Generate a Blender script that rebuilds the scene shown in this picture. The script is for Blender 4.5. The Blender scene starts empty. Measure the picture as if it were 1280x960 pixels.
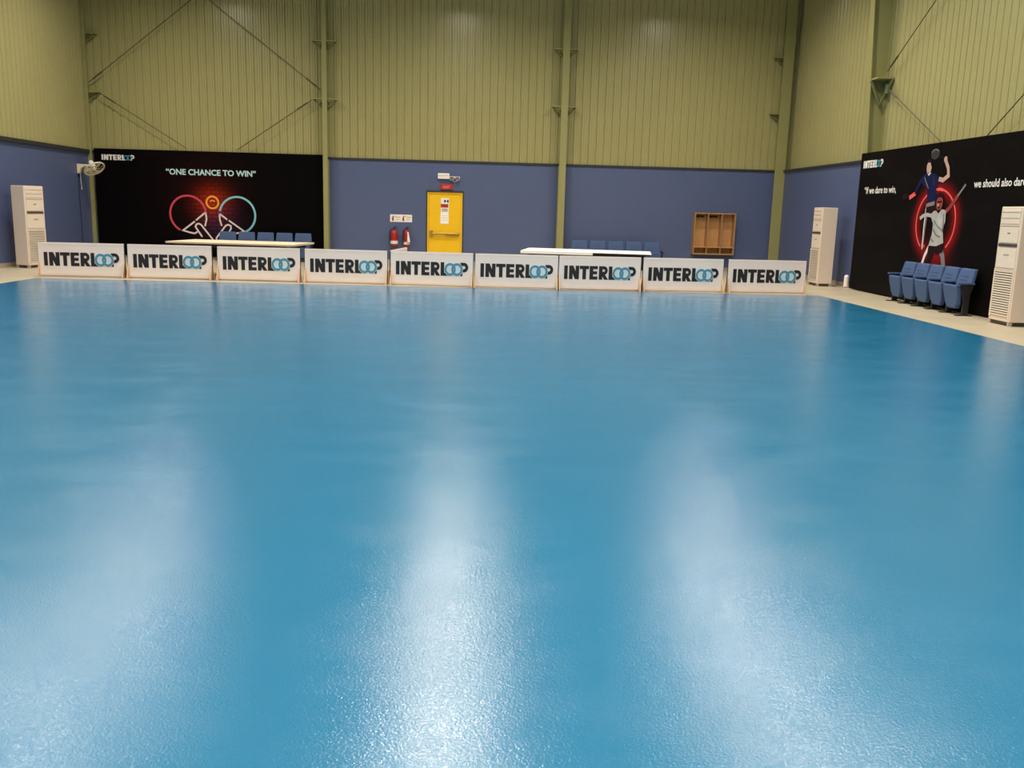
import bpy, bmesh, math, random
from mathutils import Vector, Matrix, noise
random.seed(7)
SC = bpy.context.scene
C = SC.collection

# ------------------------------------------------------------------ camera, world, lights, exposure
F_PX, PITCH, YAW, ROLL, CAM_H = 1121.0, .1907, .048, .0268, 1.58
fwd = Vector((math.sin(YAW) * math.cos(PITCH), math.cos(YAW) * math.cos(PITCH), -math.sin(PITCH)))
r0 = Vector((math.cos(YAW), -math.sin(YAW), 0)); u0 = r0.cross(fwd)
rr = r0 * math.cos(ROLL) + u0 * math.sin(ROLL); uu = -r0 * math.sin(ROLL) + u0 * math.cos(ROLL)
cam = bpy.data.cameras.new('camera'); camo = bpy.data.objects.new('camera', cam); C.objects.link(camo)
camo.matrix_world = Matrix(((rr.x, uu.x, -fwd.x, 0), (rr.y, uu.y, -fwd.y, 0), (rr.z, uu.z, -fwd.z, CAM_H), (0, 0, 0, 1)))
cam.sensor_fit = 'HORIZONTAL'; cam.sensor_width = 36; cam.lens = 36 * F_PX / 1280; cam.clip_end = 200
SC.camera = camo
w = bpy.data.worlds.new('world'); SC.world = w; w.use_nodes = True
w.node_tree.nodes['Background'].inputs[0].default_value = (.6, .7, .8, 1)
w.node_tree.nodes['Background'].inputs[1].default_value = .02
SC.view_settings.view_transform = 'Standard'; SC.view_settings.look = 'None'
SC.view_settings.gamma = 1; SC.view_settings.use_curve_mapping = False
SC.view_settings.exposure = 0.19
LAMP_X = (-7.6, -.4, 5.85); LAMP_Y = (-4.0, -.3, 3.4, 7.1, 10.8, 14.5, 18.3, 22.1); LAMP_Z = 7.8; LAMP_W = 160
LAMP_COL = (1, .895, .77)

XL, XR, YB, YF, HB, HT = -10.69, 8.95, 26.34, -7.0, 2.93, 8.9
XS = 9.13      # the right-hand sheet siding stands a little behind the painted wall

# ------------------------------------------------------------------ materials
class N:
    """tiny node helper"""
    def __init__(s, name):
        s.m = bpy.data.materials.new(name); s.m.use_nodes = True
        s.t = s.m.node_tree; s.b = s.t.nodes['Principled BSDF']
    def n(s, t, **kw):
        x = s.t.nodes.new(t)
        for k, v in kw.items(): setattr(x, k, v)
        return x
    def link(s, a, b): s.t.links.new(a, b)
    def math(s, op, a, b=None, c=None):
        x = s.n('ShaderNodeMath', operation=op)
        for i, v in enumerate((a, b, c)):
            if v is None: continue
            if isinstance(v, (int, float)): x.inputs[i].default_value = v
            else: s.link(v, x.inputs[i])
        return x.outputs[0]
    def mix(s, f, a, b, blend='MIX'):
        x = s.n('ShaderNodeMix', data_type='RGBA', blend_type=blend)
        for i, v in ((0, f), (6, a), (7, b)):
            if isinstance(v, (int, float)): x.inputs[i].default_value = v
            elif isinstance(v, tuple): x.inputs[i].default_value = (*v[:3], 1)
            else: s.link(v, x.inputs[i])
        return x.outputs[2]
    def noise(s, scale, detail=3, rough=.5, vec=None):
        x = s.n('ShaderNodeTexNoise'); x.inputs['Scale'].default_value = scale
        x.inputs['Detail'].default_value = detail; x.inputs['Roughness'].default_value = rough
        if vec: s.link(vec, x.inputs['Vector'])
        return x.outputs[0]
    def ramp(s, f, a, b):
        x = s.n('ShaderNodeMapRange'); s.link(f, x.inputs[0])
        x.inputs[1].default_value = a; x.inputs[2].default_value = b
        return x.outputs[0]
    def mapping(s, vec, scale):
        x = s.n('ShaderNodeMapping'); s.link(vec, x.inputs[0]); x.inputs['Scale'].default_value = scale
        return x.outputs[0]
    def pos(s): return s.n('ShaderNodeNewGeometry').outputs['Position']
    def bump(s, h, strength, dist=.01):
        x = s.n('ShaderNodeBump'); x.inputs['Strength'].default_value = strength; x.inputs['Distance'].default_value = dist
        s.link(h, x.inputs['Height']); s.link(x.outputs[0], s.b.inputs['Normal'])

def plain(name, col, rough=.5, metal=0, var=.12, scale=6, spec=.5):
    k = N(name); b = k.b
    f = k.noise(scale, 4, .6, k.pos())
    c2 = tuple(max(0, c * (1 - var)) for c in col); c1 = tuple(min(1, c * (1 + var)) for c in col)
    k.link(k.mix(f, c2, c1), b.inputs['Base Color'])
    b.inputs['Roughness'].default_value = rough; b.inputs['Metallic'].default_value = metal
    b.inputs['Specular IOR Level'].default_value = spec
    return k.m

M = {}
M['siding'] = plain('green_sheet_siding', (.375, .347, .155), .25, 0, .07, 1.3)
M['steel'] = plain('green_painted_steel', (.30, .29, .115), .45, 0, .08, 3)
M['steel_dark'] = plain('dark_green_bracket', (.13, .15, .06), .5)
M['rod'] = plain('dark_rod', (.06, .055, .03), .5)
M['trim_and_shade'] = plain('dark_trim_and_shade', (.025, .028, .03), .5)
M['skirt'] = plain('tan_skirting', (.42, .34, .26), .5)
M['acwhite'] = plain('ac_cream_plastic', (.74, .62, .51), .4, 0, .04)
M['acgrey'] = plain('ac_dark_slot', (.05, .045, .04), .5)
M['aclouver'] = plain('ac_louver', (.74, .65, .54), .4, 0, .04)
M['seat'] = plain('blue_seat_cloth', (.055, .105, .235), .75, 0, .15, 40)
M['seatdark'] = plain('navy_armrest', (.045, .08, .18), .6)
M['black'] = plain('black_metal', (.012, .012, .013), .5)
M['barrier'] = plain('white_vinyl', (.82, .73, .68), .45, 0, .05, 3)
M['barrier_foot'] = plain('tan_foot', (.62, .42, .26), .6, 0, .2)
M['ink'] = plain('black_ink', (.012, .010, .012), .5)
M['ringblue'] = plain('logo_blue', (.065, .25, .36), .5)
M['ringpale'] = plain('logo_pale', (.56, .68, .72), .5)
M['white'] = plain('white_paint', (.85, .83, .80), .5, 0, .03)
M['paper'] = plain('white_paper', (.95, .94, .88), .6, 0, .02)
M['yellow'] = plain('yellow_door_paint', (.90, .54, .004), .38, 0, .05)
M['chrome'] = plain('bar_metal', (.40, .28, .09), .35, .5)
M['red'] = plain('extinguisher_red', (.38, .018, .012), .35)
M['redsign'] = plain('exit_red', (.40, .025, .02), .4)
M['redlight'] = plain('exit_pale_red', (.85, .22, .16), .4)
M['fanwhite'] = plain('fan_ivory', (.80, .70, .50), .4)
M['tablewhite'] = plain('table_cover_white', (.88, .85, .80), .55, 0, .04)
M['tablebeige'] = plain('table_top_beige', (.80, .66, .48), .5, 0, .06)
M['posterwhite'] = plain('poster_white', (.80, .78, .74), .5, 0, .03)
M['postercyan'] = plain('poster_cyan_text', (.50, .74, .76), .5, 0, .03)
M['neonpink'] = plain('neon_pink', (.62, .05, .10), .5, 0, .05)
M['neoncyan'] = plain('neon_cyan', (.22, .55, .66), .5, 0, .05)
M['neonwhite'] = plain('neon_white', (.80, .66, .66), .5, 0, .05)
M['neonorange'] = plain('neon_orange', (.95, .36, .02), .5, 0, .05)
M['neonred'] = plain('neon_red', (.85, .10, .09), .5, 0, .05)
M['skin'] = plain('print_skin', (.50, .33, .27), .5, 0, .2, 8, .05)
M['skinred'] = plain('print_skin_red', (.26, .05, .045), .5, 0, .3, 10, .05)
M['shirtblue'] = plain('print_blue_shirt', (.010, .012, .055), .5, 0, .5, 9, .05)
M['shirtgrey'] = plain('print_grey_shirt', (.42, .42, .40), .5, 0, .45, 7, .05)
M['shortsdark'] = plain('print_dark', (.015, .008, .010), .5, 0, .4, 8, .05)
M['printgrey'] = plain('print_grey', (.22, .19, .19), .5, 0, .4, 10, .05)
M['printdim'] = plain('print_dim', (.045, .042, .045), .5, 0, .3, 10, .05)
M['lamp'] = plain('lamp_housing', (.25, .25, .26), .4, .6)

def wall_mat():
    k = N('blue_wall_paint'); p = k.pos()
    f = k.noise(.7, 5, .6, p); g = k.noise(9, 4, .6, p)
    c = k.mix(f, (.070, .098, .215), (.088, .118, .245))
    c = k.mix(k.ramp(g, .55, .8), c, (.090, .112, .225))
    k.link(c, k.b.inputs['Base Color']); k.b.inputs['Roughness'].default_value = .5
    k.bump(k.noise(60, 3, .6, p), .15, .004)
    return k.m
M['wall'] = wall_mat()

def concrete():
    k = N('beige_concrete'); p = k.pos()
    c = k.mix(k.noise(1.6, 6, .65, p), (.36, .31, .21), (.57, .51, .38))
    k.link(c, k.b.inputs['Base Color']); k.b.inputs['Roughness'].default_value = .5
    k.bump(k.noise(40, 3, .6, p), .2, .004)
    return k.m
M['concrete'] = concrete()

def court():
    k = N('blue_court_coating'); p = k.pos()
    big = k.noise(.35, 3, .5, p)
    streak = k.noise(1, 3, .5, k.mapping(p, (.5, 1.4, 1)))
    c = k.mix(k.ramp(big, .3, .7), (.011, .144, .286), (.014, .158, .308))
    c = k.mix(k.math('MULTIPLY', k.ramp(streak, .45, .75), .25), c, (.021, .160, .300))
    k.link(c, k.b.inputs['Base Color'])
    wear = k.noise(1, 6, .6, k.mapping(p, (1.3, 2.2, 1)))
    r = k.math('ADD', k.math('MULTIPLY', k.ramp(wear, .35, .7), .10), .135)
    k.link(r, k.b.inputs['Roughness'])
    k.b.inputs['IOR'].default_value = 1.52
    fine = k.math('SUBTRACT', k.noise(130, 2, .5, p), .5); mid = k.noise(5, 3, .5, p)
    amp = .0011
    h = k.math('ADD', k.math('MULTIPLY', fine, amp), k.math('MULTIPLY', mid, .0008))
    grit = k.ramp(k.noise(190, 2, .6, p), .42, .62)
    k.link(k.math('ADD', k.math('MULTIPLY', grit, 1.0), .20), k.b.inputs['Specular IOR Level'])
    k.bump(h, 1.0, 1.0)
    return k.m
M['court'] = court()

def wood():
    k = N('pale_wood'); p = k.pos()
    g = k.noise(3, 6, .65, k.mapping(p, (14, 14, 1.2)))
    k.link(k.mix(g, (.42, .21, .075), (.66, .37, .15)), k.b.inputs['Base Color'])
    k.b.inputs['Roughness'].default_value = .45
    return k.m
M['wood'] = wood()
M['wooddark'] = plain('wood_edge', (.40, .22, .10), .5, 0, .2, 10)

def poster_left():
    k = N('poster_black_neon_print'); sep = k.n('ShaderNodeSeparateXYZ'); k.link(k.pos(), sep.inputs[0])
    x, z = sep.outputs[0], sep.outputs[2]
    def blob(cx, cz, s):
        dx = k.math('DIVIDE', k.math('SUBTRACT', x, cx), s); dz = k.math('DIVIDE', k.math('SUBTRACT', z, cz), s)
        r = k.math('ADD', k.math('MULTIPLY', dx, dx), k.math('MULTIPLY', dz, dz))
        return k.math('POWER', 2.718, k.math('MULTIPLY', r, -1))
    br = k.n('ShaderNodeTexBrick'); k.link(k.pos(), br.inputs['Vector'])
    cmb = k.n('ShaderNodeCombineXYZ'); k.link(x, cmb.inputs[0]); k.link(z, cmb.inputs[1]); k.link(cmb.outputs[0], br.inputs['Vector'])
    br.inputs['Scale'].default_value = 2.2; br.inputs['Mortar Size'].default_value = .02
    br.inputs['Color1'].default_value = (1, 1, 1, 1); br.inputs['Color2'].default_value = (.8, .8, .8, 1); br.inputs['Mortar'].default_value = (.25, .25, .25, 1)
    c = k.mix(blob(-7.38, 1.55, .42), (.003, .0026, .003), (.45, .035, .006))
    c = k.mix(k.math('MULTIPLY', blob(-7.2, .95, .55), .5), c, (.05, .03, .075))
    c = k.mix(k.math('MULTIPLY', blob(-7.6, 1.9, 1.1), .05), c, (.2, .03, .02))
    k.link(k.mix(blob(-7.38, 1.3, 1.0), c, k.mix(1.0, c, br.outputs[0], 'MULTIPLY')), k.b.inputs['Base Color'])
    k.b.inputs['Roughness'].default_value = .55; k.b.inputs['Specular IOR Level'].default_value = .03
    return k.m
M['poster_left'] = poster_left()

def poster_right():
    k = N('poster_black_red_ring_print'); sep = k.n('ShaderNodeSeparateXYZ'); k.link(k.pos(), sep.inputs[0])
    y, z = sep.outputs[1], sep.outputs[2]
    dy = k.math('DIVIDE', k.math('SUBTRACT', y, 16.975), .735); dz = k.math('DIVIDE', k.math('SUBTRACT', z, 1.58), .62)
    d = k.math('SQRT', k.math('ADD', k.math('MULTIPLY', dy, dy), k.math('MULTIPLY', dz, dz)))
    e = k.math('DIVIDE', k.math('SUBTRACT', d, 1.0), .20)
    g = k.math('POWER', 2.718, k.math('MULTIPLY', k.math('MULTIPLY', e, e), -1))
    e2 = k.math('DIVIDE', k.math('ADD', k.math('MULTIPLY', k.math('SUBTRACT', y, 16.81), k.math('SUBTRACT', y, 16.81)),
                k.math('MULTIPLY', k.math('SUBTRACT', z, .75), k.math('SUBTRACT', z, .75))), .16)
    g2 = k.math('POWER', 2.718, k.math('MULTIPLY', e2, -1))
    c = k.mix(g, (.005, .0042, .0045), (.20, .008, .010))
    c = k.mix(k.math('MULTIPLY', g2, .8), c, (.22, .008, .010))
    f = k.noise(1.1, 4, .6, k.mapping(k.pos(), (1, .6, 2)))
    c = k.mix(k.math('MULTIPLY', k.ramp(f, .5, .8), .3), c, (.018, .015, .013))
    k.link(c, k.b.inputs['Base Color']); k.b.inputs['Roughness'].default_value = .5
    k.b.inputs['Specular IOR Level'].default_value = .03
    return k.m
M['poster_right'] = poster_right()

def emit(name, col, s):
    k = N(name); k.b.inputs['Base Color'].default_value = (*col, 1)
    k.b.inputs['Emission Color'].default_value = (*col, 1); k.b.inputs['Emission Strength'].default_value = s
    return k.m
M['lens'] = emit('lamp_lens', (1, .95, .85), 4)

# ------------------------------------------------------------------ mesh helpers
class MB:
    def __init__(s): s.v = []; s.f = []
    def add(s, vs, fs):
        o = len(s.v); s.v += [tuple(v) for v in vs]; s.f += [tuple(i + o for i in f) for f in fs]; return s
    def box(s, x0, x1, y0, y1, z0, z1):
        return s.add([(x0, y0, z0), (x1, y0, z0), (x1, y1, z0), (x0, y1, z0), (x0, y0, z1), (x1, y0, z1), (x1, y1, z1), (x0, y1, z1)],
                     [(0, 3, 2, 1), (4, 5, 6, 7), (0, 1, 5, 4), (1, 2, 6, 5), (2, 3, 7, 6), (3, 0, 4, 7)])
    def cbox(s, c, d): return s.box(c[0] - d[0] / 2, c[0] + d[0] / 2, c[1] - d[1] / 2, c[1] + d[1] / 2, c[2] - d[2] / 2, c[2] + d[2] / 2)
    def prism(s, pts, fa, fb):
        """pts 2D; fa, fb map a 2D point to the 3D front and back"""
        n = len(pts)
        a = sum(pts[i][0] * pts[(i + 1) % n][1] - pts[(i + 1) % n][0] * pts[i][1] for i in range(n))
        vs = [fa(*p) for p in pts] + [fb(*p) for p in pts]
        fs = [tuple(range(n)), tuple(range(2 * n - 1, n - 1, -1))] + [(i, i + n, (i + 1) % n + n, (i + 1) % n) for i in range(n)]
        return s.add(vs, fs)
    def cyl(s, p0, p1, r0, r1=None, n=12):
        r1 = r0 if r1 is None else r1
        p0 = Vector(p0); p1 = Vector(p1); d = (p1 - p0).normalized()
        a = d.orthogonal().normalized(); b = d.cross(a)
        vs = [p0 + (a * math.cos(t) + b * math.sin(t)) * r0 for t in [2 * math.pi * i / n for i in range(n)]]
        vs += [p1 + (a * math.cos(t) + b * math.sin(t)) * r1 for t in [2 * math.pi * i / n for i in range(n)]]
        return s.add(vs, [tuple(range(n - 1, -1, -1)), tuple(range(n, 2 * n))] + [(i, (i + 1) % n, (i + 1) % n + n, i + n) for i in range(n)])
    def tube(s, path, r, n=6):
        for a, b in zip(path, path[1:]): s.cyl(a, b, r, r, n)
        return s
    def torus(s, c, ax, R, r, n=32, m=8):
        c = Vector(c); d = Vector(ax).normalized(); a = d.orthogonal().normalized(); b = d.cross(a); vs = []; fs = []
        for i in range(n):
            t = 2 * math.pi * i / n; e = a * math.cos(t) + b * math.sin(t)
            for j in range(m):
                q = 2 * math.pi * j / m; vs.append(c + e * (R + r * math.cos(q)) + d * r * math.sin(q))
        for i in range(n):
            for j in range(m):
                fs.append((i * m + j, ((i + 1) % n) * m + j, ((i + 1) % n) * m + (j + 1) % m, i * m + (j + 1) % m))
        return s.add(vs, fs)
    def lathe(s, prof, c=(0, 0, 0), n=20):
        vs = []; fs = []; k = len(prof)
        for i in range(n):
            t = 2 * math.pi * i / n
            for r, z in prof: vs.append((c[0] + r * math.cos(t), c[1] + r * math.sin(t), c[2] + z))
        for i in range(n):
            for j in range(k - 1):
                a, b = i * k + j, ((i + 1) % n) * k + j; fs.append((a, b, b + 1, a + 1))
        return s.add(vs, fs)
    def xf(s, fn): s.v = [tuple(fn(*v)) for v in s.v]; return s
    def mesh(s, name):
        me = bpy.data.meshes.new(name); me.from_pydata(s.v, [], s.f); me.update()
        bm = bmesh.new(); bm.from_mesh(me); bmesh.ops.recalc_face_normals(bm, faces=bm.faces[:]); bm.to_mesh(me); bm.free()
        return me

def mk(name, mb, mat, parent=None, bevel=0, smooth=False, loc=None, seg=2):
    me = mb if isinstance(mb, bpy.types.Mesh) else mb.mesh(name)
    if not me.materials: me.materials.append(M[mat])
    o = bpy.data.objects.new(name, me); C.objects.link(o)
    if parent is not None: o.parent = parent
    if loc is not None: o.location = loc
    if bevel:
        b = o.modifiers.new('bevel', 'BEVEL'); b.width = bevel; b.segments = seg; b.limit_method = 'ANGLE'
    if smooth:
        for p in me.polygons: p.use_smooth = True
        o.data.set_sharp_from_angle(angle=math.radians(40))
    return o
def tag(o, label, cat, group=None):
    o['label'] = label; o['category'] = cat
    if group: o['group'] = group
    return o
def thing(name, loc, rz, label, cat, group=None):
    o = bpy.data.objects.new(name, None); C.objects.link(o); o.location = loc; o.rotation_euler = (0, 0, rz)
    o.empty_display_size = .2
    return tag(o, label, cat, group)
def struct(o): o['kind'] = 'structure'; return o
def copy_tree(o, parent=None):
    c = o.copy(); C.objects.link(c); c.parent = parent
    for ch in list(o.children): copy_tree(ch, c)
    return c

def text_mb(s, size, off=0.0, sx=1.0, thick=.002):
    """text as (u, v) mesh data, u to the right from 0, baseline at 0"""
    cu = bpy.data.curves.new('t', 'FONT'); cu.body = s; cu.size = size; cu.offset = off; cu.resolution_u = 3; cu.extrude = thick / 2
    o = bpy.data.objects.new('t', cu); C.objects.link(o)
    dg = bpy.context.evaluated_depsgraph_get(); me = o.evaluated_get(dg).to_mesh()
    mb = MB().add([(v.co.x * sx, v.co.y, v.co.z) for v in me.vertices], [tuple(p.vertices) for p in me.polygons])
    o.evaluated_get(dg).to_mesh_clear(); bpy.data.objects.remove(o); bpy.data.curves.remove(cu)
    return mb
def fit(mb, u0, u1, v0, h=None):
    us = [v[0] for v in mb.v]; a, b = min(us), max(us); k = (u1 - u0) / (b - a)
    vk = k
    if h: vs = [v[1] for v in mb.v]; vk = h / (max(vs) - min(vs))
    mb.v = [(u0 + (x - a) * k, v0 + y * vk, z) for x, y, z in mb.v]
    return mb

def stroke(path, wd, mapf, th=.002):
    """one continuous mitred strip"""
    mb = MB(); n = len(path); h = wd / 2; A, B = [], []
    closed = n > 3 and math.dist(path[0], path[-1]) < 1e-6
    def un(a, b): l = math.dist(a, b) or 1; return ((b[0] - a[0]) / l, (b[1] - a[1]) / l)
    for i in range(n):
        d0 = un(path[i - 1], path[i]) if i else (un(path[-2], path[0]) if closed else un(path[0], path[1]))
        d1 = un(path[i], path[i + 1]) if i < n - 1 else (un(path[0], path[1]) if closed else d0)
        nx, ny = -(d0[1] + d1[1]), d0[0] + d1[0]; l = math.hypot(nx, ny) or 1; nx /= l; ny /= l
        k = h / max(.45, nx * -d0[1] + ny * d0[0])
        A.append((path[i][0] + nx * k, path[i][1] + ny * k)); B.append((path[i][0] - nx * k, path[i][1] - ny * k))
    vs = [mapf(*p, th) for p in A] + [mapf(*p, th) for p in B] + [mapf(*p, 0) for p in A] + [mapf(*p, 0) for p in B]
    fs = []
    for i in range(n - 1): fs += [(i, i + 1, n + i + 1, n + i), (2 * n + i, 3 * n + i, 3 * n + i + 1, 2 * n + i + 1), (i, 2 * n + i, 2 * n + i + 1, i + 1), (n + i, n + i + 1, 3 * n + i + 1, 3 * n + i)]
    if not closed: fs += [(0, n, 3 * n, 2 * n), (n - 1, 3 * n - 1, 4 * n - 1, 2 * n - 1)]
    return mb.add(vs, fs)

def logo(width, thick=.002):
    """the wordmark: a list of letters, the pale fill, a list of two linked rings; u 0..width, v 0..cap"""
    cap = width / 6.07; S = .30
    LS, RS, P_ = [], [], MB(); st = {'k': 0}
    def q(pts, off):
        st['k'] += 1; t = thick * (1 + .06 * (st['k'] % 9))
        LS[-1].prism([((x + off) * cap, y * cap) for x, y in pts], lambda a, b: (a, b, t), lambda a, b: (a, b, 0))
    def rect(x0, x1, y0, y1, off): q([(x0, y0), (x1, y0), (x1, y1), (x0, y1)], off)
    def bowl(wd, y0, off):
        h = (1 - y0) / 2; cy = y0 + h; th = .23; t = thick * 1.7
        pth = [(.1, 1 - th / 2)] + [(wd - h + (h - th / 2) * math.cos(math.pi / 2 - math.pi * k / 10), cy + (h - th / 2) * math.sin(math.pi / 2 - math.pi * k / 10)) for k in range(11)] + [(.1, y0 + th / 2)]
        m = stroke([((x + off) * cap, y * cap) for x, y in pth], th * cap, lambda a, b, c: (a, b, c), t); LS[-1].add(m.v, m.f)
    def new(): LS.append(MB())
    new(); rect(0, S, 0, 1, 0)
    new(); x = .42; rect(0, S, 0, 1, x); rect(.84 - S, .84, 0, 1, x); q([(0.02, 1), (S + .04, 1), (.82, 0), (.84 - S - .04, 0)], x)
    new(); x = 1.31; rect(0, .78, .76, 1, x); rect(.24, .54, 0, .8, x)
    new(); x = 2.15; rect(0, S, 0, 1, x); rect(0, .68, 0, .23, x); rect(0, .64, .39, .61, x); rect(0, .68, .77, 1, x)
    new(); x = 2.94; rect(0, S, 0, 1, x); bowl(.74, .36, x); q([(.20, .40), (.50, .40), (.80, 0), (.46, 0)], x)
    new(); x = 3.77; rect(0, S, 0, 1, x); rect(0, .60, 0, .23, x)
    new(); x = 5.42; rect(0, .18, 0, 1, x); bowl(.66, .29, x)
    for cx in (4.57, 5.14):
        P_.prism([((cx + .50 * math.cos(t)) * cap, (.48 + .50 * math.sin(t)) * cap) for t in [2 * math.pi * k / 28 for k in range(28)]],
                 lambda a, b: (a, b, thick * (2.2 if cx < 5 else 2.3)), lambda a, b: (a, b, 0))
        m = stroke([((cx + .385 * math.cos(t)) * cap, (.48 + .385 * math.sin(t)) * cap) for t in [2 * math.pi * k / 36 for k in range(37)]], .17 * cap, lambda a, b, c: (a, b, c), thick * (3.0 if cx < 5 else 3.3))
        RS.append(m)
    return LS, P_, RS
def put_logo(parent, fn, width, thick, ink, fill=True):
    LS, P_, RS = logo(width, thick)
    for m in LS: mk('letter', m.xf(fn), ink, parent)
    if fill: mk('logo_fill', P_.xf(fn), 'ringpale', parent)
    for m in RS: mk('logo_ring', m.xf(fn), 'ringblue', parent)

# ------------------------------------------------------------------ room shell
fl = struct(mk('floor', MB().box(XL - .3, XR + .3, YF - .3, YB + .3, -.25, 0), 'concrete'))
CX0, CX1, CY0, CY1 = -8.75, 7.30, -6.0, 18.52
mk('court_surface', MB().box(CX0, CX1, CY0, CY1, .0005, .004), 'court', fl)
for a in ((CX0 - .06, CX0, CY0, CY1), (CX1, CX1 + .06, CY0, CY1), (CX0 - .06, CX1 + .06, CY1, CY1 + .06)):
    mk('edge_line', MB().box(*a, .0005, .003), 'skirt' if False else 'concrete', fl)
struct(mk('ceiling', MB().box(XL - .3, XR + .3, YF - .3, YB + .3, HT, HT + .15), 'white'))

wb = struct(mk('wall_back', MB().box(XL - .3, XR + .3, YB, YB + .22, 0, HB), 'wall'))
wl = struct(mk('wall_left', MB().box(XL - .22, XL, YF, YB, 0, HB), 'wall'))
wr = struct(mk('wall_right', MB().box(XR, XR + .22, YF, YB, 0, HB), 'wall'))
wf = struct(mk('wall_front', MB().box(XL - .3, XR + .3, YF - .22, YF, 0, HB), 'wall'))

# ribbed sheet siding: one mesh per orientation, one object per panel
PW = .218
prof = [(0, .026), (.010, .026), (.020, 0), (.066, 0), (.074, .008), (.082, 0), (.136, 0), (.144, .008), (.152, 0), (.198, 0), (.208, .026), (PW, .026)]
def panel_mesh(mapf, n=1):
    mb = MB()
    for k in range(n):
        pts = [(u + k * PW, d) for u, d in prof]
        vs = [mapf(u, d, HB) for u, d in pts] + [mapf(u, d, HT) for u, d in pts] + [mapf(pts[0][0], .05, z) for z in (HB, HT)] + [mapf(pts[-1][0], .05, z) for z in (HB, HT)]
        m = len(pts); fs = [(i, i + 1, i + 1 + m, i + m) for i in range(m - 1)]
        fs += [(2 * m, 2 * m + 1, 2 * m + 3, 2 * m + 2), (2 * m, 0, m, 2 * m + 1), (m - 1, 2 * m + 2, 2 * m + 3, 2 * m - 1)]
        mb.add(vs, fs)
    return mb
me = panel_mesh(lambda u, d, z: (u, d, z)).mesh('siding_panel'); me.materials.append(M['siding'])
nb = int((XS - XL) / PW) + 1
for i in range(nb): mk('siding_panel', me, 'siding', wb, loc=(XL + i * PW, YB, 0))
mer = panel_mesh(lambda u, d, z: (d, -u, z)).mesh('siding_panel'); mer.materials.append(M['siding'])
nr = int((YB - 9) / PW)
for i in range(nr): mk('siding_panel', mer, 'siding', wr, loc=(XS, YB - i * PW, 0))
mk('siding_run', panel_mesh(lambda u, d, z: (XS + d, YB - nr * PW - u, z), int((YB - nr * PW - YF) / PW) + 1), 'siding', wr)['kind'] = 'stuff'
mel = panel_mesh(lambda u, d, z: (-d, -u, z)).mesh('siding_panel'); mel.materials.append(M['siding'])
nl = int((YB - 15) / PW)
for i in range(nl): mk('siding_panel', mel, 'siding', wl, loc=(XL, YB - i * PW, 0))
mk('siding_run', panel_mesh(lambda u, d, z: (XL - d, YB - nl * PW - u, z), int((YB - nl * PW - YF) / PW) + 1), 'siding', wl)['kind'] = 'stuff'
mk('siding_run', panel_mesh(lambda u, d, z: (XL + u, YF - d, z), nb), 'siding', wf)['kind'] = 'stuff'

# dark strips standing in for the shadow gap atop the painted wall; tan skirting
struct(mk('shade_strip_1', MB().box(XL, XR, YB - .035, YB, HB - .05, HB + .005), 'trim_and_shade'))
struct(mk('shade_strip_2', MB().box(XL, XL + .06, YF, YB - .035, HB - .09, HB + .005), 'trim_and_shade'))
struct(mk('shade_strip_3', MB().box(XR - .05, XR, YF, YB - .035, HB - .05, HB + .005), 'trim_and_shade'))
struct(mk('baseboard_back', MB().box(XL + .02, -1.31, YB - .02, YB, 0, .10).box(-.29, XR - .02, YB - .02, YB, 0, .10), 'skirt'))
struct(mk('baseboard_left', MB().box(XL, XL + .02, YF, YB, 0, .10), 'skirt'))
struct(mk('baseboard_right', MB().box(XR - .02, XR, YF, YB, 0, .10), 'skirt'))

# ------------------------------------------------------------------ steel columns and bracing
BZ = (4.47, 6.0)
def bracket(parent, side, z, base, w0=.10):
    """small fly brace: top plate and two raked struts, in the column's own frame"""
    mb = MB().box(*sorted((side * w0, side * (w0 + .28))), base - .07, base + .12, z, z + .025)
    o = mk('brace_bracket', mb, 'steel', parent)
    m2 = MB().cyl((side * w0, base - .02, z - .20), (side * (w0 + .26), base + .05, z), .022, .022, 6)
    m2.cyl((side * (w0 - .02), base - .05, z), (side * (w0 + .08), base + .1, z - .17), .018, .018, 6)
    mk('strut', m2, 'steel_dark', o)
for x, wd, lab in ((-4.15, .13, 'slim green steel column at the right edge of the neon paddles poster'),
                   (2.52, .19, 'slim green steel column behind the right-hand white covered table')):
    t = thing('steel_column', (x, YB, 0), 0, lab, 'column', 'columns along the far wall')
    mk('flange', MB().box(-wd / 2, wd / 2, -.30, -.285, 0, HT), 'steel', t)
    mk('web', MB().box(-.006, .006, -.285, -.001, 0, HT), 'steel', t)
    mk('flange', MB().box(-wd / 2, wd / 2, -.016, -.001, 0, HT), 'steel', t)
    for z in BZ:
        for s in (-1, 1): bracket(t, s, z, -.22, .06)
for x0, x1, lab, s in ((XL, XL + .10, 'narrow green corner column between the blue wall and neon poster', 1),
                       (XR - .30, XR, 'broad green corner column right of the wooden cubby', -1)):
    t = thing('steel_column', ((x0 + x1) / 2, YB, 0), 0, lab, 'column', 'columns along the far wall'); hw = (x1 - x0) / 2 - .001
    mk('flange', MB().box(-hw, hw, -.22, -.20, 0, HT), 'steel', t)
    mk('web', MB().box(-.006, .006, -.20, -.001, 0, HT), 'steel', t)
    for z in BZ: bracket(t, s if s > 0 else -1, z, -.12, .04 if s > 0 else hw - .05)
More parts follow.
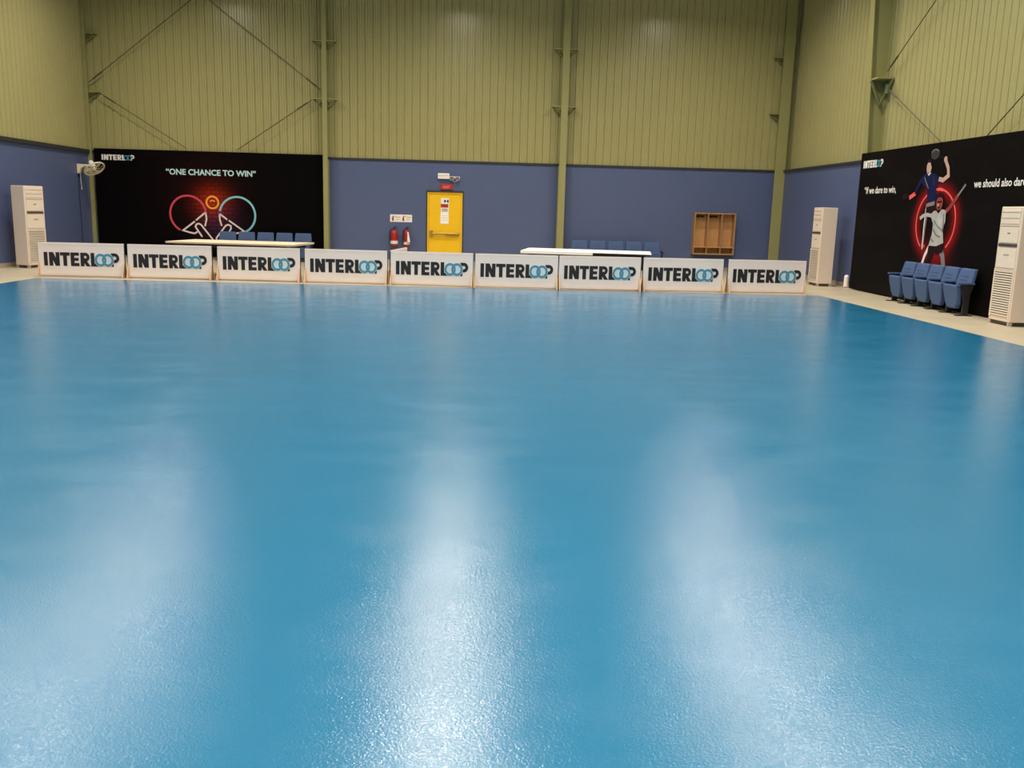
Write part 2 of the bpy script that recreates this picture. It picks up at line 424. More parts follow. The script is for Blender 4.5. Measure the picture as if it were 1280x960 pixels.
# tapered frame columns on the side walls
def frame_column(x, y, s, lab):
    t = thing('frame_column', (x, y, 0), 0, lab, 'column', 'tapered frame columns on the side walls')
    d = lambda z: .165 + .047 * z; z0 = HB + .006
    mb = MB().prism([(-d(z0), z0), (-d(HT), HT), (-d(HT) - .018, HT), (-d(z0) - .018, z0)], lambda a, b: (a * s, -.11, b), lambda a, b: (a * s, .11, b))
    mk('flange', mb, 'steel', t)
    mk('web', MB().prism([(-.001, z0), (-.001, HT), (-d(HT), HT), (-d(z0), z0)], lambda a, b: (a * s, -.006, b), lambda a, b: (a * s, .006, b)), 'steel', t)
    mk('flange', MB().box(*sorted((-.018 * s, -.001 * s)), -.11, .11, z0, HT), 'steel', t)
    z = 4.62
    o = mk('brace_bracket', MB().box(*sorted((-d(z) * s, .0 * s - .002 * s)), -.42, -.012, z, z + .035), 'steel', t)
    mk('strut', MB().cyl((-d(z) * s, -.10, z - .02), (-.16 * s, -.13, z - .52), .035, .035, 8).cyl((-.16 * s, -.13, z - .52), (-.03 * s, -.42, z), .028, .028, 8), 'steel_dark', o)
    mk('turnbuckle', MB().cyl((-.10 * s, -.30, z - .30), (-.10 * s, -.30, z - .10), .05, .05, 8), 'steel_dark', o)
    return t
frame_column(XS, 20.48, 1, 'tapered green frame column above the start of the right-hand black poster')
frame_column(XS, 13.4, 1, 'tapered green frame column outside the right edge of the photo')
frame_column(XL, 13.4, -1, 'tapered green frame column outside the left edge of the photo')
def rod(p, q, lab):
    mb = MB().cyl(p, q, .011, .011, 6); P, Q = Vector(p), Vector(q); d = (Q - P).normalized()
    o = mk('bracing_rod', mb, 'rod'); tag(o, lab, 'rod', 'cross bracing rods')
    mk('turnbuckle', MB().cyl(P + d * .15, P + d * .5, .02, .02, 6), 'rod', o)
yo = YB - .20
rod((-10.57, yo, 4.72), (-5.6, yo, 8.6), 'long bracing rod rising right from the left corner column')
rod((-4.25, yo - .06, 4.72), (-9.4, yo - .06, 8.6), 'long bracing rod rising left from the column beside the poster')
rod((-10.29, yo, 4.46), (-8.0, yo, HB + .12), 'short bracing rod running down right from the left corner column')
rod((-4.51, yo, 4.46), (-6.6, yo, HB + .12), 'short bracing rod running down left towards the neon poster')
xo = XS - .16
rod((xo, 20.1, 4.78), (xo, 14.0, 8.3), 'bracing rod rising over the right poster from the frame column')
rod((xo, 20.0, 4.40), (xo, 17.4, HB + .14), 'bracing rod running down from the frame column to the poster')
rod((xo, 13.6, 4.5), (xo, 15.9, HB + .14), 'bracing rod rising to the right edge above the poster')

# ------------------------------------------------------------------ posters
t = thing('wall_poster', (-7.385, YB - .02, 0), 0, 'black poster with neon paddles and the quote ONE CHANCE TO WIN', 'poster')
ox, oy = -7.385, YB - .02
mk('board', MB().box(-10.585 - ox, -4.225 - ox, -.06, -.001, .06, 2.99), 'poster_left', t)
FP = -.0605     # print plane
def onb(mb, flip=False, base=FP): return mb.xf(lambda a, b, c: (a - ox, base - c, b))
put_logo(t, lambda a, b, c: (a - 10.38 - ox, FP - c, b + 2.68), .90, .002, 'posterwhite', False)
mb = fit(text_mb('\u201cONE CHANCE TO WIN\u201d', .22, .006), -8.63, -6.13, 2.335); mk('quote_lettering', onb(mb), 'postercyan', t)
def arc(cx, cy, rx, ry, a0, a1, n=40): return [(cx + rx * math.cos(math.radians(a0 + (a1 - a0) * i / n)), cy + ry * math.sin(math.radians(a0 + (a1 - a0) * i / n))) for i in range(n + 1)]
bm_ = lambda a, b, c: (a - ox, FP - c, b)
mk('paddle_outline', stroke(arc(-8.06, 1.25, .50, .51, 10, 242), .055, bm_), 'neonpink', t)
mk('paddle_outline', stroke(arc(-6.68, 1.25, .50, .51, 168, -66), .055, bm_), 'neoncyan', t)
mk('ball_outline', stroke(arc(-7.37, 1.59, .165, .165, 0, 360), .05, bm_), 'neonorange', t)
mk('ball_mark', stroke(arc(-7.37, 1.56, .075, .085, 35, 150, 10), .035, bm_), 'neonorange', t)
mk('hand_outline', stroke([(-7.57, 1.31), (-7.85, 1.08)], .045, bm_).add(*(lambda m: (m.v, m.f))(stroke([(-7.88, 1.05), (-8.22, .79), (-8.05, .74), (-7.9, .71), (-7.8, .77)], .045, bm_)))
   .add(*(lambda m: (m.v, m.f))(stroke([(-7.57, 1.31), (-7.55, 1.12), (-7.60, .92)], .045, bm_)))
   .add(*(lambda m: (m.v, m.f))(stroke([(-7.69, .62), (-7.87, .90), (-7.84, .97), (-7.77, .99), (-7.71, .96), (-7.40, .56), (-7.40, .35)], .045, bm_))), 'neonwhite', t)
mk('hand_outline', stroke([(-7.18, 1.28), (-6.97, 1.12)], .045, bm_).add(*(lambda m: (m.v, m.f))(stroke([(-6.93, 1.10), (-6.50, .80), (-6.68, .75), (-6.84, .72), (-6.93, .77)], .045, bm_)))
   .add(*(lambda m: (m.v, m.f))(stroke([(-7.18, 1.28), (-7.18, 1.12), (-7.13, .94)], .045, bm_)))
   .add(*(lambda m: (m.v, m.f))(stroke([(-7.29, .35), (-7.29, .60), (-7.02, .95), (-6.95, .98), (-6.88, .95), (-6.87, .88), (-6.93, .77)], .045, bm_))), 'neonwhite', t)

PX = 8.785                  # front plane of the right poster
t = thing('wall_poster', (PX, 15.9, 0), 0, 'large black poster on the right wall with two players in a red ring', 'poster'); oy = 15.9
mk('board', MB().box(0, .08, 11.0 - oy, 20.58 - oy, .02, 3.06), 'poster_right', t)
lay = [0]
KP = 8.785 / 8.86
def pm(a, b, c): return (-.0005 - c - lay[0] * .0022, a * KP - oy, (b - 1.58) * KP + 1.58)
def onr(mb): return mb.xf(lambda a, b, c: pm(-a, b, c))      # u runs towards -y
put_logo(t, lambda a, b, c: pm(20.60 - a, b + 2.735, c), .98, .002, 'posterwhite', False)
mk('quote_lettering', onr(fit(text_mb('\u201cIf we dare to win,', .2, .003), -20.42, -18.88, 2.17)), 'posterwhite', t)
mk('quote_lettering', onr(fit(text_mb('we should also dare to', .2, .003), -15.90, -14.15, 2.20)), 'posterwhite', t)
def shape(name, pts, mat, l):
    lay[0] = l; o = mk(name, MB().prism(pts, lambda a, b: pm(a, b, .002), lambda a, b: pm(a, b, 0)), mat, t); lay[0] = 0; return o
def limb(name, path, wd, mat, l):
    lay[0] = l; o = mk(name, stroke(path, wd, pm), mat, t); lay[0] = 0; return o
def ell(cx, cy, a, b, n=20): return [(cx + a * math.cos(2 * math.pi * i / n), cy + b * math.sin(2 * math.pi * i / n)) for i in range(n)]
limb('neon_ring', arc(17.12, 1.58, .735, .62, -50, 228, 60), .035, 'neonred', 0)
limb('printed_leg', [(17.44, 1.93), (17.49, 1.5), (17.50, 1.1)], .07, 'printgrey', 1)
limb('printed_leg', [(17.51, 1.92), (17.52, 1.5), (17.50, 1.05)], .025, 'posterwhite', 2)
shape('printed_shorts', [(17.52, 1.96), (17.12, 1.98), (17.10, 1.72), (17.50, 1.70)], 'shortsdark', 2)
shape('printed_waistband', [(17.52, 1.93), (17.2, 1.98), (17.2, 1.90), (17.52, 1.86)], 'printgrey', 3)
shape('printed_shirt', [(17.86, 2.40), (17.78, 2.47), (17.62, 2.52), (17.46, 2.52), (17.26, 2.48), (17.13, 2.40), (17.2, 2.2), (17.13, 1.97), (17.30, 1.93), (17.50, 1.98), (17.56, 2.22), (17.72, 2.28)], 'shirtblue', 2)
shape('printed_collar', [(17.62, 2.52), (17.46, 2.52), (17.54, 2.46)], 'posterwhite', 3)
shape('printed_head', ell(17.56, 2.63, .095, .135), 'skin', 3)
shape('printed_hair', [(17.66, 2.68), (17.62, 2.77), (17.54, 2.79), (17.47, 2.75), (17.45, 2.62), (17.49, 2.66), (17.52, 2.71), (17.60, 2.72)], 'shortsdark', 4)
limb('printed_arm', [(17.14, 2.39), (16.98, 2.36), (16.80, 2.44), (16.84, 2.58), (16.94, 2.70)], .085, 'skin', 3)
shape('printed_hand', ell(16.96, 2.74, .06, .06, 10), 'skin', 4)
shape('printed_paddle', ell(17.38, 2.86, .16, .10), 'printdim', 2)
limb('printed_rim', arc(17.38, 2.86, .15, .09, 20, 150, 12), .02, 'printgrey', 3)
limb('printed_handle', [(17.24, 2.82), (17.0, 2.77)], .03, 'shortsdark', 3)
limb('printed_arm', [(17.82, 2.38), (17.97, 2.20), (18.0, 2.12)], .09, 'shirtblue', 3)
limb('printed_arm', [(17.99, 2.14), (18.12, 2.09), (18.24, 2.05)], .085, 'neonred', 3)
shape('printed_paddle', ell(18.42, 2.08, .15, .06), 'shortsdark', 3)
limb('printed_leg', [(17.22, 1.12), (17.36, .93), (17.46, .70), (17.5, .5)], .075, 'posterwhite', 3)
limb('printed_leg', [(17.1, 1.1), (17.2, .8), (17.3, .5)], .16, 'shortsdark', 3)
limb('printed_leg', [(16.82, 1.12), (16.68, .95), (16.60, .72), (16.55, .5)], .13, 'printgrey', 3)
shape('printed_shorts', [(17.24, 1.18), (16.68, 1.22), (16.70, 1.02), (16.95, .98), (17.0, 1.05), (17.05, .93), (17.26, .98)], 'shortsdark', 4)
shape('printed_shirt', [(17.30, 1.72), (17.18, 1.79), (17.02, 1.80), (16.86, 1.82), (16.74, 1.80), (16.72, 1.6), (16.78, 1.45), (16.70, 1.20), (16.95, 1.13), (17.24, 1.13), (17.16, 1.35), (17.16, 1.55)], 'shirtgrey', 5)
limb('printed_arm', [(17.26, 1.70), (17.45, 1.72), (17.58, 1.70), (17.70, 1.64)], .07, 'shirtgrey', 4)
limb('printed_arm', [(16.76, 1.77), (16.62, 1.85), (16.46, 1.99), (16.38, 2.06)], .085, 'skinred', 4)
limb('printed_paddle', [(16.38, 2.06), (16.15, 2.26)], .045, 'printgrey', 5)
shape('printed_head', ell(17.0, 1.95, .12, .165), 'skinred', 6)
shape('printed_hair', [(17.12, 1.98), (17.10, 2.09), (17.0, 2.14), (16.90, 2.10), (16.87, 1.98), (16.91, 2.03), (17.0, 2.05), (17.08, 2.04)], 'shortsdark', 7)

for pth, wd in (([(17.14, 1.62), (16.98, 1.50), (16.82, 1.44)], .03), ([(17.14, 1.45), (17.0, 1.34), (16.84, 1.30)], .035), ([(17.20, 1.27), (17.05, 1.20)], .03), ([(16.80, 1.74), (16.77, 1.50), (16.80, 1.40)], .045)):
    limb('printed_fold', pth, wd, 'printgrey', 6)
for pth, wd in (([(17.70, 2.44), (17.62, 2.34), (17.50, 2.22)], .02), ([(17.34, 2.44), (17.30, 2.28)], .025)): limb('printed_fold', pth, wd, 'printgrey' if wd < .022 else 'printdim', 3)
shape('printed_brow', [(17.09, 1.97), (16.92, 1.98), (16.92, 1.95), (17.09, 1.94)], 'shortsdark', 7)
shape('printed_mouth', ell(17.01, 1.86, .035, .022, 8), 'shortsdark', 7)
shape('printed_cheek', ell(17.04, 1.90, .03, .035, 8), 'skin', 7)
shape('printed_collar', [(17.10, 1.80), (16.90, 1.82), (17.0, 1.74)], 'shortsdark', 6)
limb('neon_flare', [(17.16, 2.19), (17.06, 2.20), (16.95, 2.18)], .055, 'neonred', 1)
limb('neon_flare', [(17.52, 1.10), (17.42, 1.12)], .05, 'neonred', 1)

# ------------------------------------------------------------------ emergency door and what hangs round it
d = bpy.data.objects.new('door_1', None); C.objects.link(d); d.location = (-.80, YB, 0); d['kind'] = 'structure'
d['label'] = 'yellow emergency door with panic bar in the far wall'
mk('door_frame', MB().box(-.50, -.46, -.05, -.001, 0, 2.05).box(.46, .50, -.05, -.001, 0, 2.05).box(-.46, .46, -.05, -.001, 2.0, 2.05), 'yellow', d)
mk('door_surround', MB().box(-.53, -.50, -.03, -.001, 0, 2.09).box(.50, .53, -.03, -.001, 0, 2.09).box(-.50, .50, -.075, -.001, 2.05, 2.09), 'trim_and_shade', d)
mk('door_leaf', MB().box(-.455, .455, -.03, -.001, .01, 1.995), 'yellow', d)
pb = mk('panic_bar', MB().cyl((-.36, -.12, .88), (.40, -.12, .88), .024, .024, 12), 'chrome', d)
mk('bar_housing', MB().box(-.42, -.34, -.14, -.03, .80, .98), 'chrome', pb, bevel=.015)
mk('bar_housing', MB().box(.36, .42, -.13, -.03, .84, .93), 'chrome', pb, bevel=.015)
mk('bar_body', MB().box(.02, .36, -.10, -.03, .855, .905), 'chrome', pb, bevel=.01)
YD = YB - .0305
t = thing('door_sign', (-.80, YD, 1.5), 0, 'red and white pictogram sign on the upper yellow door', 'sign')
mk('plate', MB().box(-.115, .115, -.006, 0, 0, .39), 'white', t)
mk('red_band', MB().box(-.115, .095, -.008, -.006, .12, .22), 'redsign', t)
mk('pictogram', MB().prism(ell(.0, .30, .032, .04, 10), lambda a, b: (a, -.008, b), lambda a, b: (a, -.006, b)).prism(ell(.08, .30, .026, .045, 10), lambda a, b: (a, -.008, b), lambda a, b: (a, -.006, b)), 'ink', t)
mk('text_bars', MB().box(-.09, .08, -.008, -.006, .06, .085).box(-.09, .08, -.008, -.006, .02, .04), 'printgrey', t)
t = thing('paper_notice', (-.805, YD, 1.165), 0, 'bright white paper notice below the pictogram sign on the door', 'notice')
mk('sheet', MB().box(-.12, .115, -.004, 0, 0, .325), 'paper', t)
mk('text_bars', MB().box(-.09, .09, -.005, -.004, .10, .106).box(-.09, .09, -.005, -.004, .16, .166).box(-.09, .09, -.005, -.004, .22, .226), 'printgrey', t)
t = thing('exit_sign', (-.76, YB, 2.12), 0, 'small red exit sign box just above the yellow door', 'sign')
mk('housing', MB().box(-.18, .18, -.05, -.001, 0, .16), 'redsign', t, bevel=.006)
mk('lettering', fit(text_mb('EXIT', .1, .003), -.10, .10, .045, .07).xf(lambda a, b, c: (a, -.051 - c, b)), 'redlight', t)
t = thing('emergency_light', (-.72, YB, 2.42), 0, 'white emergency light with two lamp heads above the exit sign', 'light')
mk('battery_box', MB().box(-.29, .04, -.10, -.001, 0, .16), 'white', t, bevel=.012)
mk('seam', MB().box(-.28, .03, -.103, -.10, .085, .092), 'printgrey', t)
for x in (.11, .27):
    h = mk('lamp_head', MB().cyl((x, -.04, .05), (x, -.15, .02), .04, .065, 14), 'white', t)
    mk('lens', MB().cyl((x, -.15, .02), (x, -.156, .018), .055, .055, 14), 'printgrey', h)
mk('arm', MB().tube([(.03, -.05, .06), (.34, -.05, .06)], .015), 'white', t)
mk('wire', MB().tube([(.12, -.03, -.0), (.16, -.03, -.06), (.24, -.03, -.07), (.28, -.03, 0)], .008), 'white', t)

t = thing('fire_sign', (-2.05, YB, 1.18), 0, 'long white fire equipment sign above two red extinguishers', 'sign')
mk('plate', MB().box(-.32, .31, -.008, -.001, 0, .21), 'white', t)
ic = MB()
for x in (-.24, .06):
    ic.box(x - .025, x + .025, -.010, -.008, .03, .13).box(x - .012, x + .012, -.010, -.008, .13, .17).box(x + .0, x + .07, -.010, -.008, .15, .165)
mk('pictogram', ic, 'redsign', t)
mk('text_bars', MB().box(-.16, -.03, -.010, -.008, .12, .15).box(-.16, -.06, -.010, -.008, .06, .08).box(.14, .28, -.010, -.008, .12, .15).box(.14, .24, -.010, -.008, .06, .08), 'barrier_foot', t)
def extinguisher(x, r, lab, horn):
    t = thing('fire_extinguisher', (x, YB - .14, .50), 0, lab, 'extinguisher', 'fire extinguishers on the far wall')
    mk('cylinder', MB().lathe([(0, 0), (r * .9, 0), (r, .03), (r, .36), (r * .85, .42), (r * .4, .455), (.022, .465), (.022, .48), (0, .48)]), 'red', t, smooth=True)
    v = mk('valve', MB().cyl((0, 0, .47), (0, 0, .53), .024, .024, 10), 'black', t)
    mk('lever', MB().box(-.02, .10, -.012, .012, .53, .545).box(-.02, .09, -.012, .012, .505, .515), 'black', v)
    mk('hose', MB().tube([(-.02, 0, .50), (-r * .9, -.05, .46), (-r - .02, -.05, .36), (-r - .015, -.05, .15)], .013, 8), 'black', t)
    if horn:
        mk('horn', MB().cyl((r * .5, -r - .02, .40), (r * .75, -r - .02, .12), .02, .045, 12), 'white', t)
        mk('label_band', MB().lathe([(r + .001, .05), (r + .003, .05), (r + .003, .12), (r + .001, .12)]), 'barrier', t)
    else: mk('label_band', MB().lathe([(r + .001, .06), (r + .003, .06), (r + .003, .15), (r + .001, .15)]), 'barrier', t)
    mk('wall_hook', MB().box(-.03, .03, r * .9, .139, .40, .44), 'black', t)
extinguisher(-2.24, .105, 'stout red fire extinguisher with white band, further from the door', False)
extinguisher(-1.88, .085, 'slimmer red fire extinguisher with white horn, nearer the door', True)

# wooden cubby
t = thing('wooden_cubby', (7.0, YB, .48), 0, 'pale wooden cubby with three tall compartments on the far wall', 'cubby')
W, H, D = .60, 1.19, .30
for a in (-1, 1): mk('side_panel', MB().box(*sorted((a * W, a * (W - .03))), -D, -.001, 0, H), 'wooddark', t)
mk('back_panel', MB().box(-W + .03, W - .03, -.02, -.002, .03, H - .03), 'wood', t)
mk('top_panel', MB().box(-W + .03, W - .03, -D, -.001, H - .03, H), 'wooddark', t)
mk('bottom_panel', MB().box(-W + .03, W - .03, -D, -.001, 0, .035), 'wooddark', t)
mk('shelf', MB().box(-W + .03, W - .03, -D, -.02, .20, .225), 'wood', t)
for a in (-.2, .2): mk('divider', MB().box(a - .011, a + .011, -D, -.02, .035, H - .03), 'wooddark', t)
for a in (-.4, 0): mk('hook_rail', MB().box(a - .12, a + .12, -.05, -.02, H - .12, H - .08).box(a - .09, a - .05, -.09, -.05, H - .14, H - .10).box(a + .05, a + .09, -.09, -.05, H - .14, H - .10), 'black', t)

# ------------------------------------------------------------------ floor-standing air conditioners
def ac_unit(loc, rz, lab):
    t = thing('air_conditioner', loc, rz, lab, 'air conditioner', 'tall air conditioners by the side walls')   # front faces local -y
    w, dp, h = .29, .36, 1.85
    mk('cabinet', MB().box(-w, w, -dp / 2, dp / 2, .06, h), 'acwhite', t, bevel=.015)
    mk('base', MB().box(-w + .03, w - .03, -dp / 2 + .03, dp / 2 - .03, .012, .06), 'acgrey', t)
    for x in (-w + .03, w - .03):
        for y in (-dp / 2 + .03, dp / 2 - .03): mk('foot', MB().box(x - .02, x + .02, y - .03, y + .03, 0, .065), 'skirt', t)
    f = -dp / 2
    g = mk('top_grille', MB().box(-w + .05, w - .05, f - .012, f, h - .30, h - .05), 'aclouver', t, bevel=.005)
    for k in range(3): mk('vane', MB().box(-w + .06, w - .06, f - .016, f - .012, h - .27 + k * .09, h - .262 + k * .09), 'skirt', g)
    c = mk('control_panel', MB().box(-w + .05, w - .05, f - .010, f, h - .56, h - .32), 'aclouver', t, bevel=.004)
    mk('display_slot', MB().box(-w + .05, w - .05, f - .016, f - .0, h - .615, h - .575), 'acgrey', t)
    mk('badge', MB().box(-.04, .04, f - .012, f - .010, h - .42, h - .40), 'printgrey', c)
    mk('front_panel', MB().box(-w + .04, w - .04, f - .010, f, h - .95, h - .64), 'aclouver', t, bevel=.004)
    mk('maker_plate', MB().box(-.07, .07, f - .013, f - .010, h - .76, h - .735), 'skirt', t)
    lv = mk('return_grille', MB().box(-w + .05, w - .05, f - .003, f + .0, .14, .86), 'acgrey', t)
    for k in range(19): mk('louver', MB().box(-w + .05, w - .05, f - .014, f - .003, .145 + k * .0382, .168 + k * .0382), 'aclouver', lv)
    for x in (-w + .02, w - .05): mk('grille_frame', MB().box(x, x + .03, f - .012, f, .12, .88), 'acwhite', t)
    return t
R = math.radians
ac_unit((8.43, 21.48, 0), R(-90), 'tall cream air conditioner against the blue wall left of the right poster')
ac_unit((8.60, 13.92, 0), R(-90), 'tall cream air conditioner in front of the right poster, beside blue seats')
ac_unit((-10.20, 21.45, 0), R(72), 'tall cream air conditioner against the left blue wall')

# ------------------------------------------------------------------ rows of tip-up seats
def rounded(mb_pts, th, bev): pass
def seat_row(loc, rz, lab):
    t = thing('seat_row', loc, rz, lab, 'seats', 'rows of five blue tip-up seats')     # faces local -y, back at y=0
    p = .525
    for i in range(5):
        x = (i - 2) * p
        def tilt(a, b, c): return (x + a, -.10 + b + (c - .42) * .22, c)
        b = MB(); prof_ = [(-.225, .34), (.225, .34), (.240, .55), (.220, .80), (-.220, .80), (-.240, .55)]
        b.prism(prof_, lambda u, v: tilt(u, -.05, v), lambda u, v: tilt(u, .03, v))
        bo = mk('backrest', b, 'seat', t, bevel=.025, seg=3)
        mk('seam', MB().prism([(-.12, .66), (.12, .66), (.12, .672), (-.12, .672)], lambda u, v: tilt(u, -.054, v), lambda u, v: tilt(u, -.045, v)), 'seatdark', bo)
        mk('seam', MB().prism([(-.12, .60), (.12, .60), (.12, .608), (-.12, .608)], lambda u, v: tilt(u, -.054, v), lambda u, v: tilt(u, -.045, v)), 'seatdark', bo)
        def st(a, b_, c): return (x + a, -.25 + b_ - (c - .14) * .18, c)
        s_ = MB().prism([(-.13, .11), (.13, .11), (.185, .19), (.225, .40), (.225, .52), (-.225, .52), (-.225, .40), (-.185, .19)], lambda u, v: st(u, -.05, v), lambda u, v: st(u, .05, v))
        so = mk('seat_pan', s_, 'seat', t, bevel=.025, seg=3)
        mk('hinge', MB().box(x - .245, x + .245, -.20, -.14, .28, .33), 'black', so)
    for i in range(6):
        x = (i - 2.5) * p
        mk('armrest', MB().box(x - .035, x + .035, -.36, -.06, .535, .57), 'seatdark', t, bevel=.012)
        mk('arm_panel', MB().prism([(-.30, .535), (-.10, .535), (-.13, .25), (-.19, .20), (-.23, .25)], lambda a, b: (x - .015, a, b), lambda a, b: (x + .015, a, b)), 'black', t)
        lg = mk('leg', MB().box(x - .02, x + .02, -.23, -.13, 0.01, .30), 'black', t)
        mk('floor_plate', MB().box(x - .04, x + .04, -.34, -.06, 0, .014), 'black', lg)
    mk('beam', MB().box(-2.5 * p, 2.5 * p, -.19, -.15, .26, .30), 'black', t)
    return t
seat_row((8.70, 16.42, 0), R(-90), 'row of five blue tip-up seats in front of the right poster')
seat_row((-5.82, 25.95, 0), 0, 'row of five blue seats behind the beige table, below neon poster')
seat_row((4.12, 25.95, 0), 0, 'row of five blue seats behind the white table by far wall')

# ------------------------------------------------------------------ tables behind the barriers
def table(loc, rz, lab, mat, part):
    t = thing('long_table', loc, rz, lab, 'table', 'long tables behind the barriers')
    a, b = 1.37, .74
    mk('table_top', MB().box(-a, a, -b, b, .725, .75), 'black' if part else mat, t, bevel=.004)
    if part:
        cv = MB().box(-a - .004, a + .004, -b - .004, b + .004, .7505, .764)
        cv.box(-a - .012, .15, -b - .018, -b - .005, .70, .764)
        mk('cover_sheet', cv, mat, t, bevel=.006)
    else:
        mk('cover_sheet', MB().box(-a - .01, a + .01, -b - .01, b + .01, .7505, .760), mat, t)
        mk('folded_corner', MB().add([(a - .5, -b, .762), (a + .01, -b, .762), (a + .01, b - .4, .762), (a - .05, -b + .2, .80), (a + .0, b - .45, .785)], [(0, 1, 3), (1, 4, 3), (1, 2, 4), (0, 3, 2), (3, 4, 2)]), mat, t)
    mk('apron', MB().box(-a + .15, a - .15, -b + .12, -b + .15, .65, .725).box(-a + .15, a - .15, b - .15, b - .12, .65, .725), 'black', t)
    for x in (-a + .3, a - .3):
        for y in (-b + .15, b - .15): mk('leg', MB().box(x - .025, x + .025, y - .025, y + .025, 0, .725), 'black', t)
table((-5.0, 19.98, 0), R(-7), 'beige-topped long table behind the third barrier from the left', 'tablebeige', False)
table((2.52, 19.72, 0), R(-10), 'long table under a white cover behind the seventh barrier', 'tablewhite', True)

# ------------------------------------------------------------------ barriers
ORD = ['leftmost', 'second', 'third', 'fourth', 'fifth', 'sixth', 'seventh', 'eighth', 'rightmost']
BP = [(-8.90, 18.98), (-7.16, 19.03), (-5.33, 19.02), (-3.50, 18.94), (-1.71, 18.83), (.06, 18.66), (1.79, 18.62), (3.52, 18.66), (5.32, 18.76), (7.15, 18.90)]
def barrier_proto():
    t = thing('barrier', (0, 0, 0), 0, 'white', 'barrier', 'white INTERLOOP barriers along the far end of the court')
    w, h = .855, .70
    mb = MB(); nu, nv = 28, 8
    for s, y0 in ((1, -.022), (-1, .012)):
        vs = []; 
        for j in range(nv + 1):
            for i in range(nu + 1):
                u, v = -w + 2 * w * i / nu, .03 + (h - .03) * j / nv
                e = .0035 * noise.noise((u * 2.5, v * 3, s)) if 0 < i < nu and 0 < j < nv else 0
                vs.append((u, y0 + e, v))
        mb.add(vs, [(j * (nu + 1) + i, j * (nu + 1) + i + 1, (j + 1) * (nu + 1) + i + 1, (j + 1) * (nu + 1) + i) for j in range(nv) for i in range(nu)])
    mb.box(-w, -w + .004, -.022, .012, .03, h).box(w - .004, w, -.022, .012, .03, h).box(-w, w, -.022, .012, h - .004, h).box(-w, w, -.022, .012, .03, .034)
    cv = mk('cover', mb, 'barrier', t, smooth=True)
    mk('hem', MB().box(-w, w, -.027, -.0225, h - .035, h - .031).box(-w, w, -.027, -.0225, .06, .064), 'ringpale' if False else 'barrier', cv)
    for s in (-1, 1): mk('frame_post', MB().box(*sorted((s * w, s * (w + .010))), -.012, .010, .01, h - .01), 'trim_and_shade', t)
    for s in (-1, 1):
        x = s * (w - .012)
        mk('foot', MB().prism([(-.16, 0), (.16, 0), (.16, .02), (.03, .30), (-.03, .30), (-.16, .02)], lambda a, b: (x - .011, a, b), lambda a, b: (x + .011, a, b)), 'barrier_foot', t)
    mk('bottom_rail', MB().box(-w, w, -.012, .010, .012, .03), 'barrier_foot', t)
    put_logo(cv, lambda a, b, c: (a - .745, -.0262 - c, .225 + b * 1.12), 1.50, .0015, 'ink')
    return t
proto = barrier_proto()
for i in range(9):
    o = proto if i == 0 else copy_tree(proto)
    (x0, y0), (x1, y1) = BP[i], BP[i + 1]
    o.location = ((x0 + x1) / 2, (y0 + y1) / 2, 0); o.rotation_euler = (0, 0, math.atan2(y1 - y0, x1 - x0))
    o['label'] = ('%s white INTERLOOP barrier in the row across the court' % ORD[i]) if i in (0, 8) else '%s white INTERLOOP barrier from the left in the row' % ORD[i]
o = copy_tree(proto); o.location = (-1.60, 19.86, 0); o.rotation_euler = (0, 0, R(83))
o['label'] = 'white barrier turned edge-on behind the row, below the fire extinguishers'
for ch in o.children:
    pass

# ------------------------------------------------------------------ wall fan, its cord, small white stub
t = thing('wall_fan', (XL, 25.40, 2.26), 0, 'ivory wall fan tilted down in the left corner', 'fan')
mk('wall_bracket', MB().prism([(0, 0), (.06, .02), (.10, .14), (.22, .20), (.22, .25), (.001, .26)], lambda a, b: (a + .001, -.06, b), lambda a, b: (a + .001, .06, b)), 'fanwhite', t, bevel=.01)
nrm = Vector((.52, -.30, -.80)).normalized(); fc = Vector((.44, 0, .14))
mk('arm', MB().cyl((.18, 0, .22), fc - nrm * .12, .025, .025, 8), 'fanwhite', t)
mk('motor', MB().cyl(fc - nrm * .24, fc - nrm * .04, .06, .08, 14), 'white', t, bevel=.01)
gd = mk('guard', MB().torus(fc, nrm, .27, .022, 32, 6).torus(fc + nrm * .06, nrm, .10, .008, 24, 5), 'fanwhite', t, smooth=True)
a_ = nrm.orthogonal().normalized(); b_ = nrm.cross(a_)
for k in range(12):
    e = a_ * math.cos(k * math.pi / 6) + b_ * math.sin(k * math.pi / 6)
    mk('guard_wire', MB().cyl(fc + nrm * .06 + e * .10, fc + e * .27, .004, .004, 4), 'fanwhite', gd)
for k in range(3):
    q = k * 2 * math.pi / 3; e = a_ * math.cos(q) + b_ * math.sin(q); g_ = nrm.cross(e)
    vs = [fc + e * .05 + g_ * .03, fc + e * .24 + g_ * .09 + nrm * .02, fc + e * .25 - g_ * .05 - nrm * .02, fc + e * .05 - g_ * .03]
    mk('blade', MB().add([v + nrm * .004 for v in vs] + [v - nrm * .004 for v in vs], [(0, 1, 2, 3), (7, 6, 5, 4), (0, 4, 5, 1), (1, 5, 6, 2), (2, 6, 7, 3), (3, 7, 4, 0)]), 'fanwhite', t)
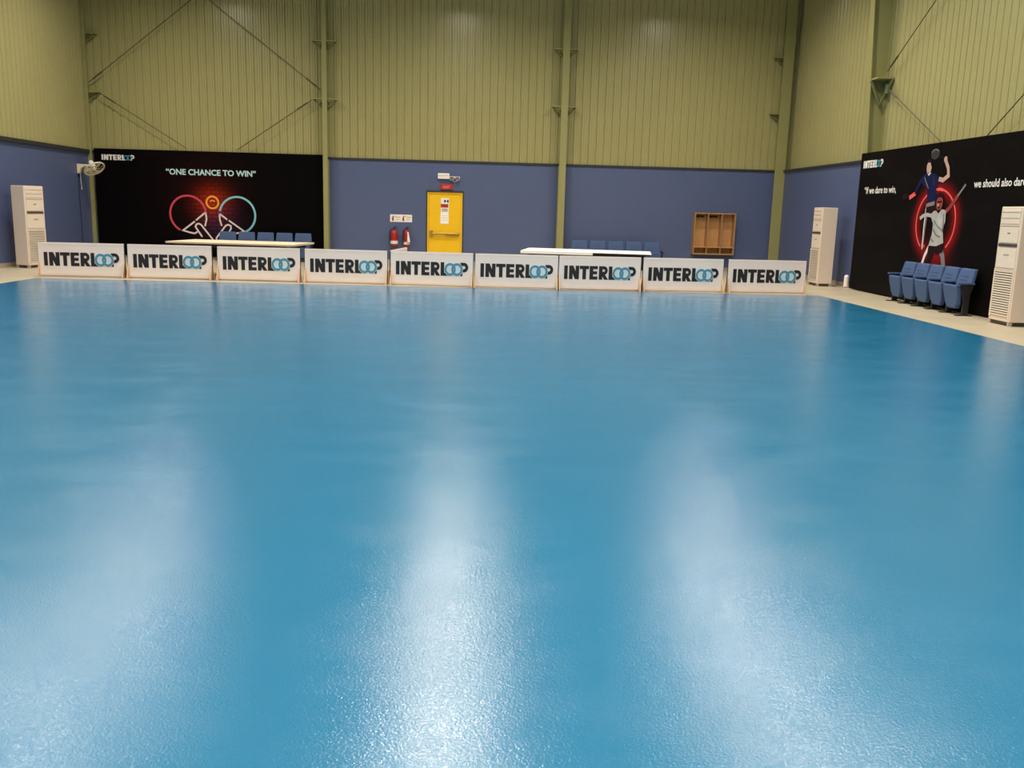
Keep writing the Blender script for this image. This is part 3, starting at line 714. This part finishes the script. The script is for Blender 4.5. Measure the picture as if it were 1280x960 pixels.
mk('hub', MB().cyl(fc - nrm * .03, fc + nrm * .07, .05, .04, 14), 'fanwhite', t)
mk('pull_cord', MB().tube([(.05, .03, .01), (.05, .04, -.20), (.05, .06, -.36)], .006).cyl((.05, .06, -.36), (.05, .06, -.42), .014, .01, 6), 'white', t)
mk('power_cord', MB().tube([(.02, -.02, .0), (.015, -.03, -.6), (.012, .01, -1.2), (.012, 0, -1.9)], .008), 'black', t)
mk('plug', MB().box(.001, .04, -.04, .04, -.09, -.02), 'black', t)

o = tag(mk('pipe_stub', MB().cyl((8.86, 20.95, 0), (8.86, 20.95, .26), .055, .055, 14).cyl((8.86, 20.95, .26), (8.86, 20.95, .30), .055, .03, 14), 'white'), 'short white pipe stub on the floor at the right poster edge', 'pipe')
mk('base_plate', MB().box(8.79, 8.925, 20.87, 21.03, 0, .03), 'skirt', o)

# ------------------------------------------------------------------ high-bay lamps under the roof
def lamp(x, y, i, j):
    t = thing('high_bay_lamp', (x, y, LAMP_Z), 0, 'grey high bay lamp hanging from the roof above the court', 'lamp', 'high bay lamps under the roof')
    mk('housing', MB().lathe([(0, .34), (.09, .34), (.10, .18), (.27, .05), (.29, .0), (.275, .0), (.25, .045), (0, .045)], n=20), 'lamp', t, smooth=True)
    mk('lens', MB().cyl((0, 0, .03), (0, 0, .04), .25, .25, 20), 'lens', t)
    mk('hanger', MB().cyl((0, 0, .34), (0, 0, HT - LAMP_Z), .012, .012, 6), 'lamp', t)
    l = bpy.data.lights.new('lamp_light', 'AREA'); l.shape = 'DISK'; l.size = .52; l.energy = LAMP_W; l.color = LAMP_COL
    l.spread = math.radians(158)
    lo = bpy.data.objects.new('lamp_light', l); C.objects.link(lo); lo.parent = t; lo.location = (0, 0, .015)
for i, x in enumerate(LAMP_X):
    for j, y in enumerate(LAMP_Y): lamp(x, y, i, j)

# printed marks too small to pick apart
for o in C.objects:
    if o.name.split('.')[0] in ('text_bars', 'quote_lettering', 'pictogram', 'hook_rail'): o['kind'] = 'stuff'
